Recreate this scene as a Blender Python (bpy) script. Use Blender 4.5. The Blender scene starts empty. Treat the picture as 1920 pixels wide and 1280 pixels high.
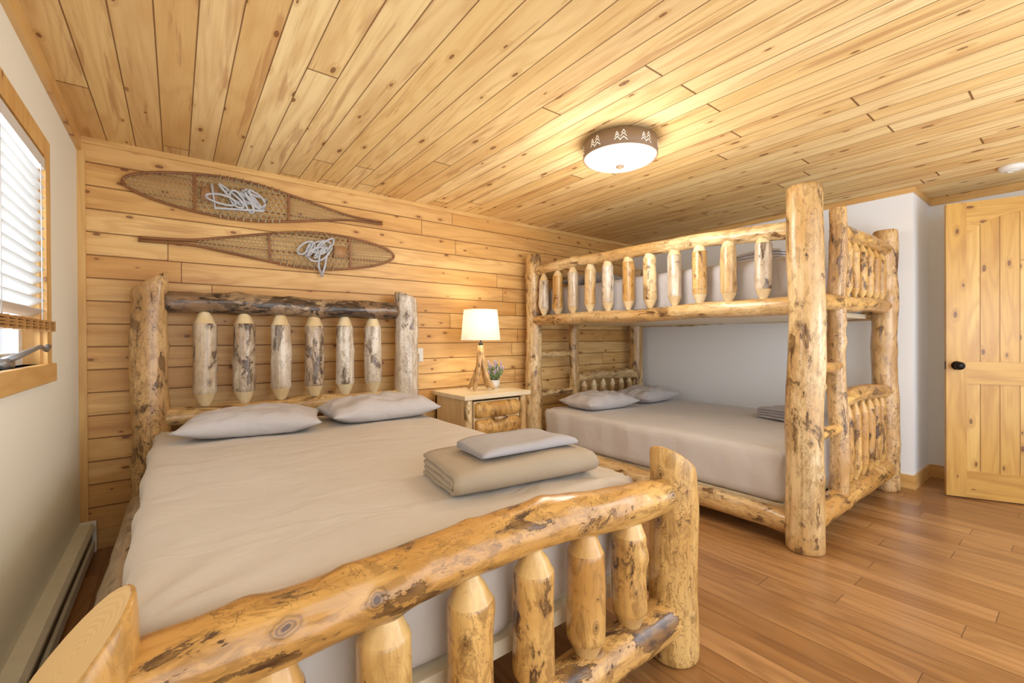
import bpy, bmesh, math, random
from mathutils import Vector, Matrix, Quaternion, noise
R=random.Random(7)
C=bpy.context.scene.collection
def lin(c):
    o=[]
    for v in c:
        v/=255.0
        o.append(v/12.92 if v<=.04045 else ((v+.055)/1.055)**2.4)
    return (o[0],o[1],o[2],1)
# ---------------------------------------------------------------- node helper
class M:
    def __init__(s,name):
        s.m=bpy.data.materials.new(name); s.m.use_nodes=True
        s.t=s.m.node_tree; s.t.nodes.clear()
        s.out=s.t.nodes.new('ShaderNodeOutputMaterial')
    def put(s,sock,v):
        if isinstance(v,bpy.types.NodeSocket): s.t.links.new(v,sock)
        elif v is not None:
            try: sock.default_value=v
            except Exception: sock.default_value=tuple(v)[:3]
    def n(s,typ,props=None,**ins):
        nd=s.t.nodes.new('ShaderNode'+typ)
        for k,v in (props or {}).items(): setattr(nd,k,v)
        for k,v in ins.items():
            key=k.replace('_',' ')
            if k[0]=='i' and k[1:].isdigit(): s.put(nd.inputs[int(k[1:])],v)
            else: s.put(nd.inputs[key],v)
        return nd
    def ma(s,op,a,b=None,c=None,clamp=False):
        nd=s.t.nodes.new('ShaderNodeMath'); nd.operation=op; nd.use_clamp=clamp
        s.put(nd.inputs[0],a)
        if b is not None: s.put(nd.inputs[1],b)
        if c is not None: s.put(nd.inputs[2],c)
        return nd.outputs[0]
    def vm(s,op,a,b=None):
        nd=s.t.nodes.new('ShaderNodeVectorMath'); nd.operation=op
        s.put(nd.inputs[0],a)
        if b is not None: s.put(nd.inputs[1],b)
        return nd.outputs[0]
    def mr(s,v,a,b,c=0.,d=1.):
        nd=s.t.nodes.new('ShaderNodeMapRange'); nd.clamp=True; nd.interpolation_type='SMOOTHSTEP'
        s.put(nd.inputs[0],v); 
        for i,x in enumerate((a,b,c,d)): s.put(nd.inputs[i+1],x)
        return nd.outputs[0]
    def mix(s,f,a,b,mode='MIX'):
        nd=s.t.nodes.new('ShaderNodeMix'); nd.data_type='RGBA'; nd.blend_type=mode
        s.put(nd.inputs[0],f); s.put(nd.inputs[6],a); s.put(nd.inputs[7],b)
        return nd.outputs[2]
    def noise(s,vec,scale,detail=3.,dist=0.,rough=.5,dim='3D'):
        nd=s.n('TexNoise',{'noise_dimensions':dim},Vector=vec,Scale=scale,Detail=detail,Distortion=dist,Roughness=rough)
        return nd.outputs[0]
    def comb(s,x,y,z):
        nd=s.t.nodes.new('ShaderNodeCombineXYZ')
        for i,v in enumerate((x,y,z)): s.put(nd.inputs[i],v)
        return nd.outputs[0]
    def obj(s): return s.n('TexCoord').outputs['Object']
    def rnd(s): return s.n('ObjectInfo').outputs['Random']
    def fin(s,color,rough=.5,bump=None,bd=.01,spec=.5,coat=0.,metal=0.,emis=None,es=0.,sheen=0.):
        b=s.n('BsdfPrincipled'); s.put(b.inputs['Base Color'],color); s.put(b.inputs['Roughness'],rough)
        s.put(b.inputs['Specular IOR Level'],spec); s.put(b.inputs['Coat Weight'],coat); b.inputs['Coat Roughness'].default_value=.15
        s.put(b.inputs['Metallic'],metal); b.inputs['Sheen Weight'].default_value=sheen
        if emis is not None: s.put(b.inputs['Emission Color'],emis); s.put(b.inputs['Emission Strength'],es)
        if bump is not None:
            bn=s.n('Bump'); bn.inputs['Distance'].default_value=bd; bn.inputs['Strength'].default_value=1.
            s.put(bn.inputs['Height'],bump); s.t.links.new(bn.outputs[0],b.inputs['Normal'])
        s.t.links.new(b.outputs[0],s.out.inputs[0]); s.b=b
        return s.m
def plain(name,c,rough=.5,nz=.04,scale=20,bd=None,**k):
    m=M(name); v=m.noise(m.obj(),scale,3.)
    c=lin(c); d=tuple(x*(1-nz*3) for x in c[:3])+(1,); l=tuple(min(1,x*(1+nz)) for x in c[:3])+(1,)
    return m.fin(m.mix(v,d,l),rough,bump=(v if bd else None),bd=bd or .01,**k)
def planks(name,along,across,w,L,cols,knot=.5,groove=.004,rough=.4,gc=None,offs=0.,grain=1.,coat=0.,kscale=(6.,2.2),endd=.003,bd=.004,ksize=1.,gstr=.75,red=0.,var=.3,spec=.5,bl=.5,fb=.03):
    """cols: light, mid, dark(grain), knot"""
    m=M(name); sp=m.n('SeparateXYZ',Vector=m.obj()); 
    A=m.ma('ADD',sp.outputs[across],offs); B=sp.outputs[along]; D=sp.outputs[3-along-across]
    A=m.ma('ADD',A,m.ma('MULTIPLY',D,.37))
    a=m.ma('DIVIDE',A,w); i=m.ma('FLOOR',a); fa=m.ma('FRACT',a)
    rr=m.n('TexWhiteNoise',{'noise_dimensions':'1D'},W=i).outputs['Value']
    l=m.ma('ADD',m.ma('DIVIDE',B,L),m.ma('MULTIPLY',rr,7.31)); j=m.ma('FLOOR',l); fl=m.ma('FRACT',l)
    wn=m.n('TexWhiteNoise',{'noise_dimensions':'2D'},Vector=m.comb(i,j,0.)); idv=wn.outputs['Value']
    s3=m.n('SeparateColor',Color=wn.outputs['Color']); id2=s3.outputs[1]; id3=s3.outputs[2]
    ga=m.ma('MULTIPLY',m.ma('MINIMUM',fa,m.ma('SUBTRACT',1.,fa)),w)
    ge=m.ma('MULTIPLY',m.ma('MINIMUM',fl,m.ma('SUBTRACT',1.,fl)),L)
    g1=m.mr(ga,groove*.35,groove,1.,0.); g2=m.mr(ge,endd*.5,endd,1.,0.)
    g=m.ma('MAXIMUM',g1,g2)
    # knots
    kv=m.comb(m.ma('ADD',m.ma('MULTIPLY',A,kscale[0]),m.ma('MULTIPLY',id2,9.)),m.ma('ADD',m.ma('MULTIPLY',B,kscale[1]),m.ma('MULTIPLY',idv,5.)),0.)
    wob=m.noise(m.comb(m.ma('MULTIPLY',A,1.),B,0.),14.,2.)
    vo=m.n('TexVoronoi',{'voronoi_dimensions':'2D'},Vector=kv,Scale=1.)
    d=m.ma('ADD',vo.outputs['Distance'],m.ma('MULTIPLY',m.ma('SUBTRACT',wob,.5),.06))
    vc=m.n('SeparateColor',Color=vo.outputs['Color'])
    on=m.mr(vc.outputs[0],1-knot-.01,1-knot+.01)
    rad=m.ma('MULTIPLY_ADD',vc.outputs[1],.06*ksize,.03*ksize)
    kd=m.ma('DIVIDE',d,rad)
    kn=m.ma('MULTIPLY',m.mr(kd,.75,1.15,1.,0.),on)
    halo=m.ma('MULTIPLY',m.mr(kd,.8,3.2,1.,0.),on)
    # grain
    gv=m.comb(m.ma('ADD',A,m.ma('MULTIPLY',idv,13.)),m.ma('ADD',m.ma('MULTIPLY',B,.12),m.ma('MULTIPLY',id2,17.)),0.)
    n1=m.noise(gv,5.,2.,.3)
    ph=m.ma('ADD',m.ma('MULTIPLY',n1,60.),m.ma('MULTIPLY',halo,5.))
    rings=m.ma('MULTIPLY_ADD',m.ma('SINE',ph),.5,.5)
    rings=m.ma('POWER',rings,2.)
    fine=m.noise(m.comb(m.ma('MULTIPLY',A,140.),m.ma('MULTIPLY',B,3.),idv),1.,3.)
    cl,cm,cd,ck=[lin(c) for c in cols]
    col=m.mix(m.mr(idv,.0,1.),cl,cm)
    col=m.mix(m.ma('MULTIPLY',m.mr(id3,.45,1.),var),col,cd)
    col=m.mix(m.ma('MULTIPLY',rings,.36*grain),col,cd)
    col=m.mix(m.ma('MULTIPLY',m.mr(fine,.45,.75),.3*grain),col,cd)
    blot=m.noise(m.comb(m.ma('MULTIPLY',A,5.),m.ma('MULTIPLY',B,.7),id3),2.2,4.)
    col=m.mix(m.ma('MULTIPLY',m.mr(blot,.48,.66),bl),col,cd)
    if red:
        streak=m.noise(m.comb(m.ma('MULTIPLY',A,16.),m.ma('MULTIPLY',B,1.1),id2),1.,4.,.5,.6)
        col=m.mix(m.ma('MULTIPLY',m.mr(streak,.56,.66),red),col,lin((166,96,52)))
    col=m.mix(m.ma('MULTIPLY',halo,.45),col,cd)
    kring=m.ma('MULTIPLY_ADD',m.ma('SINE',m.ma('MULTIPLY',kd,11.)),.2,.75)
    col=m.mix(m.ma('MULTIPLY',kn,kring),col,ck)
    col=m.mix(m.ma('MULTIPLY',g1,gstr),col,lin(gc) if gc else ck)
    col=m.mix(m.ma('MULTIPLY',g2,.9),col,lin(gc) if gc else ck)
    h=m.ma('SUBTRACT',1.,g); h=m.ma('ADD',h,m.ma('MULTIPLY',fine,fb))
    return m.fin(col,rough,bump=h,bd=bd,coat=coat,spec=spec)
def logmat(name,cl,cm,cd,patch=.55,scrib=.8,pn=.35,rough=.33,coat=.35,streak=.5,mott=.6,psc=9.5):
    m=M(name); r=m.rnd(); o=m.obj()
    off=m.comb(m.ma('MULTIPLY',r,37.),m.ma('MULTIPLY',r,91.),m.ma('MULTIPLY',r,53.))
    v=m.vm('ADD',o,off); vl=m.vm('MULTIPLY',v,(1,1,.42)); vs=m.vm('MULTIPLY',v,(1,1,.05))
    n1=m.noise(vl,psc,8.,.5,.68)
    pm=m.mr(n1,patch,patch+.03); hal=m.mr(n1,patch-.08,patch)
    n2=m.noise(m.vm('MULTIPLY',v,(1,1,.5)),20.,3.,2.)
    ab=m.ma('ABSOLUTE',m.ma('SUBTRACT',n2,.5)); sc=m.mr(ab,.004,.016,1.,0.)
    loc=m.mr(m.noise(vl,4.5,1.),.46,.56)
    sc=m.ma('MULTIPLY',m.ma('MULTIPLY',sc,loc),scrib)
    st=m.noise(vs,38.,4.); stl=m.mr(st,.45,.72)
    amb=m.mr(m.noise(vl,3.6,4.,.5),.38,.62)
    mo=m.mr(m.noise(m.vm('MULTIPLY',v,(1,1,.42)),26.,8.,.8,.72),.49,.6)
    # knots laid on the log surface
    s=m.n('SeparateXYZ',Vector=o)
    xa=m.ma('MULTIPLY',m.ma('ADD',m.ma('MULTIPLY',s.outputs[0],.6),m.ma('MULTIPLY',s.outputs[1],.8)),-1.)
    ya=m.ma('SUBTRACT',m.ma('MULTIPLY',s.outputs[0],.8),m.ma('MULTIPLY',s.outputs[1],.6))
    th=m.ma('ARCTAN2',ya,xa)
    wq=m.ma('MULTIPLY',m.ma('SUBTRACT',m.noise(v,12.,2.),.5),.05)
    kv=m.comb(m.ma('ADD',m.ma('MULTIPLY',th,.085),m.ma('ADD',m.ma('MULTIPLY',r,9.),wq)),m.ma('ADD',m.ma('MULTIPLY',s.outputs[2],.75),m.ma('MULTIPLY',r,31.)),0.)
    vo=m.n('TexVoronoi',{'voronoi_dimensions':'2D'},Vector=kv,Scale=6.6)
    d=vo.outputs['Distance']; vc=m.n('SeparateColor',Color=vo.outputs['Color'])
    on=m.mr(vc.outputs[0],1-pn,1-pn+.02)
    sz=m.ma('MULTIPLY_ADD',vc.outputs[1],.8,.35); d=m.ma('DIVIDE',d,sz)
    d=m.ma('ADD',d,m.ma('MULTIPLY',m.ma('SUBTRACT',m.noise(v,40.,3.),.5),.09))
    kn=m.ma('MULTIPLY',m.mr(d,.10,.24,1.,0.),on)
    ring=m.ma('MULTIPLY_ADD',m.ma('SINE',m.ma('MULTIPLY',d,90.)),.28,.42)
    eye=m.ma('MULTIPLY',m.mr(d,.03,.07,1.,0.),on)
    L,Mi,D=lin(cl),lin(cm),lin(cd)
    MD=tuple(Mi[i]*.5+D[i]*.5 for i in range(3))+(1,)
    col=m.mix(amb,L,Mi)
    col=m.mix(m.ma('MULTIPLY',stl,streak),col,MD)
    col=m.mix(m.ma('MULTIPLY',hal,.55),col,tuple(Mi[i]*.7+D[i]*.3 for i in range(3))+(1,))
    col=m.mix(m.ma('MULTIPLY',mo,mott),col,MD)
    col=m.mix(m.ma('MULTIPLY',kn,ring),col,D)
    inner=m.mix(m.mr(m.noise(vl,34.,4.),.35,.6),D,m.mix(.35,D,Mi))
    col=m.mix(pm,col,inner)
    col=m.mix(sc,col,D); col=m.mix(m.ma('MULTIPLY',eye,.85),col,D)
    h=m.ma('ADD',m.ma('MULTIPLY',pm,-.5),m.ma('MULTIPLY',st,.4)); h=m.ma('ADD',h,m.ma('MULTIPLY',kn,.5))
    return m.fin(col,rough,bump=h,bd=.005,coat=coat)
def endgrain(name,c1,c2):
    m=M(name); s=m.n('SeparateXYZ',Vector=m.obj())
    rr=m.ma('SQRT',m.ma('ADD',m.ma('POWER',s.outputs[0],2.),m.ma('POWER',s.outputs[1],2.)))
    rr=m.ma('ADD',rr,m.ma('MULTIPLY',m.noise(m.obj(),14.,3.),.02))
    w=m.ma('MULTIPLY_ADD',m.ma('SINE',m.ma('MULTIPLY',rr,800.)),.5,.5)
    return m.fin(m.mix(m.ma('MULTIPLY',w,.35),lin(c1),lin(c2)),.4,coat=.2)
def fabric(name,c,var=.04,weave=1.,cr_=1.):
    m=M(name); o=m.obj(); n=m.noise(o,3.,4.); f=m.noise(o,900.,1.)
    a=lin(c); b=tuple(x*(1-var*2) for x in a[:3])+(1,)
    cr=m.noise(m.vm('MULTIPLY',o,(1,2.,1)),3.6,3.,.5)
    h=m.ma('ADD',m.ma('MULTIPLY',cr,cr_),m.ma('MULTIPLY',f,.02*weave))
    return m.fin(m.mix(n,a,b),.85,bump=h,bd=.022,spec=.15,sheen=.1)
# ---------------------------------------------------------------- materials
mCeil=planks('pine_ceiling_boards',1,0,.132,3.0,((250,224,168),(240,206,142),(206,156,92),(112,64,36)),knot=.42,groove=.0036,rough=.75,gc=(120,78,42),offs=.02,kscale=(7.,2.8),endd=.006,ksize=1.1,gstr=.9,red=.42,var=.42,bd=.0012,spec=.2,grain=.75,bl=.3,fb=0.)
mWall=planks('pine_wall_boards',0,2,.137,2.6,((244,206,140),(230,182,110),(198,140,74),(108,58,32)),knot=.52,groove=.005,rough=.45,gc=(140,90,46),offs=.03,kscale=(8.,3.8),ksize=1.05,gstr=.85,red=.25,var=.35,grain=.85,bl=.4)
mFloor=planks('brown_floor_boards',1,0,.125,1.6,((186,140,90),(160,114,66),(122,80,42),(82,52,30)),knot=.0,groove=.0018,rough=.3,gc=(98,64,36),grain=1.,coat=.15,endd=.002,bd=.001,gstr=.75)
def pine(name,along,across,cols=((240,204,142),(228,186,118),(204,150,84),(120,62,28)),k=.25,w=3.0,L=9.,offs=1.5,**kw):
    return planks(name,along,across,w,L,cols,knot=k,groove=.001,rough=.38,offs=offs,coat=.1,kscale=(7.,3.),var=0.,**kw)
mTrimY=pine('pine_trim_long',1,2); mTrimX=pine('pine_trim_cross',0,2); mTrimZ=pine('pine_trim_upright',2,1)
mTrimZx=pine('pine_trim_upright_wide',2,0)
yel=((232,192,112),(218,172,88),(184,130,60),(98,56,28))
mDoorV=pine('door_pine_upright',2,0,yel,.45); mDoorH=pine('door_pine_level',0,2,yel,.4)
mDoorP=planks('door_panel_boards',2,0,.105,9.,yel,knot=.65,groove=.003,rough=.38,gc=(166,116,58),offs=2.01,coat=.1,kscale=(8.,3.5),ksize=1.2,gstr=.7)
mCream=plain('cream_wall_paint',(250,250,240),.8,.003,60)
mWhite=plain('pale_blue_white_wall_paint',(248,251,255),.8,.003,60)
mLogFoot=logmat('log_amber',(230,184,110),(198,146,76),(76,48,26),patch=.575,scrib=.5,pn=.5,streak=.45,mott=.72)
mLogPost=logmat('log_golden',(232,192,122),(202,154,84),(100,64,34),patch=.60,scrib=.8,pn=.45,streak=.5,mott=.65)
mLogBark=logmat('log_mottled_brown',(228,190,134),(194,150,94),(92,62,38),patch=.58,scrib=1.,pn=.4,streak=.5,mott=.62)
mLogPale=logmat('log_pale_grey',(236,226,210),(208,186,156),(92,72,60),patch=.575,scrib=.5,pn=.35,streak=.7,mott=.5)
mLogMix=logmat('log_grey_with_bark',(228,214,192),(190,162,130),(66,50,42),patch=.54,scrib=.5,pn=.35,streak=.6,mott=.6)
mLogBurl=logmat('log_dark_burl',(200,172,134),(142,112,84),(44,36,34),patch=.50,scrib=.9,pn=.4,streak=.6,mott=.8)
mLogBunk=logmat('log_tan',(238,212,162),(208,166,106),(90,58,34),patch=.585,scrib=.5,pn=.5,streak=.55,mott=.6)
mPeel=logmat('log_peeled_cone',(244,226,186),(230,202,152),(180,136,86),patch=.8,scrib=.0,pn=.03,streak=.3,mott=.15)
mPeelA=logmat('log_peeled_cone_amber',(232,194,126),(214,168,98),(160,110,58),patch=.8,scrib=.0,pn=.03,streak=.4,mott=.35)
mEnd=endgrain('log_end_grain',(232,194,128),(206,160,92))
mSheet=fabric('sheet_taupe',(212,202,190)); mSheetG=fabric('sheet_grey',(212,206,202),.04,1.,.5)
mPillow=fabric('pillow_grey',(202,197,198)); mPillowD=fabric('pillow_grey_dark',(166,165,174))
mBlank=fabric('blanket_tan',(180,164,142),.06,.5,.5); mTowel=fabric('sheet_folded_grey',(180,175,176),.06,.7,.5)
mTowelG=fabric('folded_grey_cloth',(178,172,174),.06,.7)
mMet=plain('white_enamel_metal',(244,244,232),.4); mDark=plain('dark_bronze',(34,30,28),.35,metal=.6)
mBlind=plain('white_blind_slat',(222,222,220),.5,.01); mBlindW=pine('blind_wood_rail',1,2,((206,158,94),(186,138,76),(156,108,56),(110,60,26)),0.)
mVinyl=plain('white_sash',(232,232,228),.4,.01); mGreyMetal=plain('grey_metal',(150,152,156),.35,metal=.5)
mCreamWood=pine('pale_cream_wood',0,1,((248,238,212),(242,228,198),(224,202,160),(170,120,70)),.05)
mCreamWoodZ=pine('pale_cream_wood_upright',2,1,((240,222,180),(232,208,162),(210,178,128),(150,100,52)),.1)
mRed=pine('snowshoe_ash_frame',0,2,((170,118,72),(148,98,58),(104,68,40),(64,40,24)),0.)
mRaw=plain('rawhide_lacing',(206,182,142),.6); mStrap=plain('grey_white_leather_strap',(206,208,214),.6,.08); mLeather=plain('tan_leather_pad',(186,142,100),.6)
mPot=plain('white_ceramic_pot',(232,230,224),.3,.01); mLeaf=plain('green_leaves',(150,174,124),.6,.15,60); mLav=plain('lavender_flowers',(190,174,204),.7,.1,60)
mPlastic=plain('white_plastic',(236,236,232),.45,.01)
mBand=plain('brown_metal_band',(140,114,88),.5,.03)
def emit(name,c,st,base=(250,245,235)):
    m=M(name); return m.fin(lin(base),.5,emis=lin(c),es=st)
mDiff=emit('lit_frosted_glass',(255,244,222),1.2); mCut=emit('lit_tree_cutout',(255,246,230),.45)
m=M('lamp_shade_linen'); o=m.obj(); wv=m.noise(m.vm('MULTIPLY',o,(1,1,6)),60.,2.)
cs=m.mix(wv,lin((252,249,242)),lin((240,233,220)))
df=m.n('BsdfDiffuse',Color=cs); tr=m.n('BsdfTranslucent',Color=cs); em=m.n('Emission',Color=lin((255,247,232)),Strength=.1)
mx=m.n('MixShader',i0=.35,i1=df.outputs[0],i2=tr.outputs[0]); ad=m.n('AddShader',i0=mx.outputs[0],i1=em.outputs[0])
m.t.links.new(ad.outputs[0],m.out.inputs[0]); mShade=m.m
m=M('window_glass'); t_=m.n('BsdfTransparent'); g_=m.n('BsdfGlossy',Roughness=.02); mx=m.n('MixShader',i0=.06,i1=t_.outputs[0],i2=g_.outputs[0])
m.t.links.new(mx.outputs[0],m.out.inputs[0]); mGlass=m.m
# ---------------------------------------------------------------- object helpers
def mk(name,bm,mats,parent=None,loc=(0,0,0),quat=None,smooth=True,**props):
    me=bpy.data.meshes.new(name); bm.normal_update(); bm.to_mesh(me); bm.free()
    for mt in (mats if isinstance(mats,(list,tuple)) else [mats]): me.materials.append(mt)
    if smooth:
        for p in me.polygons: p.use_smooth=True
    ob=bpy.data.objects.new(name,me); C.objects.link(ob)
    l=Vector(loc)
    if parent is not None: ob.parent=parent; l=l-parent.location
    ob.location=l
    if quat is not None: ob.rotation_mode='QUATERNION'; ob.rotation_quaternion=quat
    for k,v in props.items(): ob[k]=v
    return ob
def empty(name,loc,label=None,category=None,**props):
    ob=bpy.data.objects.new(name,None); ob.empty_display_size=.1; ob.location=loc; C.objects.link(ob)
    if label: ob['label']=label; ob['category']=category
    for k,v in props.items(): ob[k]=v
    return ob
def bx(bm,lo,hi,mi=0,mat=None):
    vs=[bm.verts.new((x,y,z)) for x in (lo[0],hi[0]) for y in (lo[1],hi[1]) for z in (lo[2],hi[2])]
    if mat is not None:
        for v in vs: v.co=mat@v.co
    fs=[]
    for q in ((0,1,3,2),(4,6,7,5),(0,4,5,1),(2,3,7,6),(0,2,6,4),(1,5,7,3)):
        f=bm.faces.new([vs[i] for i in q]); f.material_index=mi; fs.append(f)
    return vs,fs
def box(name,lo,hi,mat,parent=None,bev=0.,origin=None,**props):
    bm=bmesh.new(); o=Vector(origin) if origin else Vector((0,0,0))
    bx(bm,Vector(lo)-o,Vector(hi)-o)
    if bev: bmesh.ops.bevel(bm,geom=bm.edges[:],offset=bev,segments=3,affect='EDGES',profile=.5)
    return mk(name,bm,mat,parent,o,smooth=False,**props)
def tube(bm,pts,r,seg=6,mi=0,closed=False,rs=None):
    pts=[Vector(p) for p in pts]; n=len(pts); rings=[]
    up=Vector((0,0,1))
    for i,p in enumerate(pts):
        a=pts[(i-1)%n] if (closed or i>0) else p; b=pts[(i+1)%n] if (closed or i<n-1) else p
        t=(b-a); t=t.normalized() if t.length>1e-9 else Vector((0,0,1))
        u=t.cross(up)
        if u.length<.05: u=t.cross(Vector((1,0,0)))
        u.normalize(); w=t.cross(u); rr=rs[i] if rs else r
        rings.append([bm.verts.new(p+(u*math.cos(2*math.pi*k/seg)+w*math.sin(2*math.pi*k/seg))*rr) for k in range(seg)])
    for i in range(n if closed else n-1):
        A=rings[i];B=rings[(i+1)%n]
        for k in range(seg):
            f=bm.faces.new((A[k],A[(k+1)%seg],B[(k+1)%seg],B[k])); f.material_index=mi
    if not closed:
        f=bm.faces.new(rings[0][::-1]); f.material_index=mi
        f=bm.faces.new(rings[-1]); f.material_index=mi
def lathe(bm,prof,seg=32,mi=0,close=True):
    rings=[]
    for r,z in prof:
        if r<1e-6: rings.append([bm.verts.new((0,0,z))])
        else: rings.append([bm.verts.new((r*math.cos(2*math.pi*k/seg),r*math.sin(2*math.pi*k/seg),z)) for k in range(seg)])
    for A,B in zip(rings,rings[1:]):
        for k in range(seg):
            k2=(k+1)%seg
            if len(A)==1 and len(B)==1: continue
            if len(A)==1: f=bm.faces.new((A[0],B[k2],B[k]))
            elif len(B)==1: f=bm.faces.new((A[k],A[k2],B[0]))
            else: f=bm.faces.new((A[k],A[k2],B[k2],B[k]))
            f.material_index=mi
SEED=[0]
def log(name,parent,p0,p1,r0,r1=None,mat=None,bend=.012,bump=.07,slant=0.,slant_dir=0.,arch=(0,0,0),kn=None,cone=None,mat2=None,seg=26,step=.03,khs=1.,**props):
    SEED[0]+=1; sd=SEED[0]*7.77; rr=random.Random(SEED[0])
    p0=Vector(p0);p1=Vector(p1); L=(p1-p0).length; r1=r1 or r0
    ax=(p1-p0).normalized()
    q=ax.to_track_quat('Z','Y') if abs(ax.z)<.9999 else Quaternion((1,0,0,0))
    al=q.inverted()@Vector(arch)
    zs=[]; 
    if cone:
        c=cone*rr.uniform(.85,1.12)
        prof=[(0,.40),(.018,.44),(c*.5,.68),(c*.95,.91),(c,.965),(c+.009,1.)]
        zs=[(z,f) for z,f in prof]
        n=max(3,int((L-2*c-.018)/step))
        zs+=[(c+.009+(L-2*c-.018)*i/n,1.) for i in range(1,n)]
        zs+=[(L-z,f) for z,f in prof[::-1]]
    else:
        n=max(6,int(L/step)); e=min(.014,r0*.2)
        zs=[(0,.86),(e*.3,.93),(e,.985)]+[(e+(L-2*e)*i/n,1.) for i in range(1,n)]+[(L-e,.985),(L-e*.3,.95),(L,.9)]
    K=[(rr.uniform(.08,.92)*L,rr.uniform(0,6.28),khs*rr.uniform(.08,.22),rr.uniform(.02,.04)) for _ in range(kn if kn is not None else int(L*4))]
    bm=bmesh.new(); rings=[]
    for z,fac in zs:
        t=z/L; w=math.sin(math.pi*t)
        cx=bend*w*noise.noise(Vector((z*1.7,sd,1.3)))*2+al.x*w; cy=bend*w*noise.noise(Vector((z*1.7,sd,7.3)))*2+al.y*w
        rb=(r0+(r1-r0)*t)
        ring=[]
        for k in range(seg):
            a=2*math.pi*k/seg; ca,sa=math.cos(a),math.sin(a)
            m_=1+bump*1.3*noise.noise(Vector((ca*.9+sd,sa*.9,z*3.2)))+bump*.5*noise.noise(Vector((ca*2+sd,sa*2,z*9)))
            for kz,ka,kh,kw in K:
                da=(a-ka+math.pi)%(2*math.pi)-math.pi
                dd=((z-kz)**2+(da*rb)**2)/(kw*kw)
                if dd<6: m_+=kh*math.exp(-dd)*(0. if slant and z>L-.25 else 1.)
            r_=rb*m_*fac
            x=r_*ca; y=r_*sa
            zz=z
            if slant:
                wz=max(0.,min(1.,(z-(L-.4))/.4)); sx=(x*math.cos(slant_dir)+y*math.sin(slant_dir))/rb
                zz=z+wz*slant*(sx-1)*.5
            ring.append(bm.verts.new((x+cx,y+cy,zz)))
        rings.append(ring)
    nr=len(rings)
    for i in range(nr-1):
        A,B=rings[i],rings[i+1]
        zc=(zs[i][0]+zs[i+1][0])/2
        mi=1 if (cone and (zc<c or zc>L-c)) else 0
        for k in range(seg):
            f=bm.faces.new((A[k],A[(k+1)%seg],B[(k+1)%seg],B[k])); f.material_index=mi; f.smooth=True
    f=bm.faces.new(rings[0][::-1]); f.material_index=1
    f=bm.faces.new(rings[-1]); f.material_index=1
    ob=mk(name,bm,[mat,mat2 or mEnd],parent,p0,q,smooth=False,**props)
    for p in ob.data.polygons: p.use_smooth=len(p.vertices)==4
    return ob
def softbox(name,lo,hi,r,mat,parent=None,res=.035,wr=.006,crown=.0,sd=0.,sidewr=2.,**props):
    lo=Vector(lo);hi=Vector(hi);c=Vector(((lo.x+hi.x)/2,(lo.y+hi.y)/2,lo.z)); h=(hi-lo)/2
    bm=bmesh.new()
    def face(o,u,v,nu,nv):
        g=[[bm.verts.new(o+u*(i/nu)+v*(j/nv)) for j in range(nv+1)] for i in range(nu+1)]
        for i in range(nu):
            for j in range(nv): bm.faces.new((g[i][j],g[i+1][j],g[i+1][j+1],g[i][j+1]))
    nx=max(4,int(2*h.x/res));ny=max(4,int(2*h.y/res));nz=max(4,int(2*h.z/res))
    X=Vector((2*h.x,0,0));Y=Vector((0,2*h.y,0));Z=Vector((0,0,2*h.z));O=-h
    face(O+Z,X,Y,nx,ny);face(O,Y,X,ny,nx);face(O,X,Z,nx,nz);face(O+Y,Z,X,nz,nx);face(O,Z,Y,nz,ny);face(O+X,Y,Z,ny,nz)
    bmesh.ops.remove_doubles(bm,verts=bm.verts[:],dist=1e-5)
    for v in bm.verts:
        p=v.co.copy(); q=Vector([max(-(h[i]-r),min(h[i]-r,p[i])) for i in range(3)]); d=p-q
        if d.length>1e-7:
            d=d.normalized(); p=q+d*r
        else: d=Vector((0,0,1))
        side=1-abs(d.z)
        w=Vector((p.x*2.2+sd,p.y*1.3,p.z*2))
        n_=noise.noise(w*1.6)*wr+noise.noise(Vector((p.x*9+p.y*3+sd,p.y*5,p.z*3)))*wr*.3
        if side>.3: n_+=noise.noise(Vector((p.x*7+sd,p.y*7,p.z*1.5)))*wr*sidewr
        # short radiating creases close to the corners
        cd_=math.hypot(h.x-abs(p.x),h.y-abs(p.y)); 
        if cd_<.5: n_+=wr*.9*(1-cd_/.5)*math.sin(14*math.atan2(h.x-abs(p.x)+.02,h.y-abs(p.y)+.02)+p.z*20)
        if d.z>.5: n_+=crown*(1-(p.x/h.x)**2)*(1-(p.y/h.y)**2)
        if p.z<-h.z+.02: n_=min(n_,0)
        v.co=p+d*n_+Vector((0,0,h.z))
    return mk(name,bm,mat,parent,c,**props)
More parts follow.
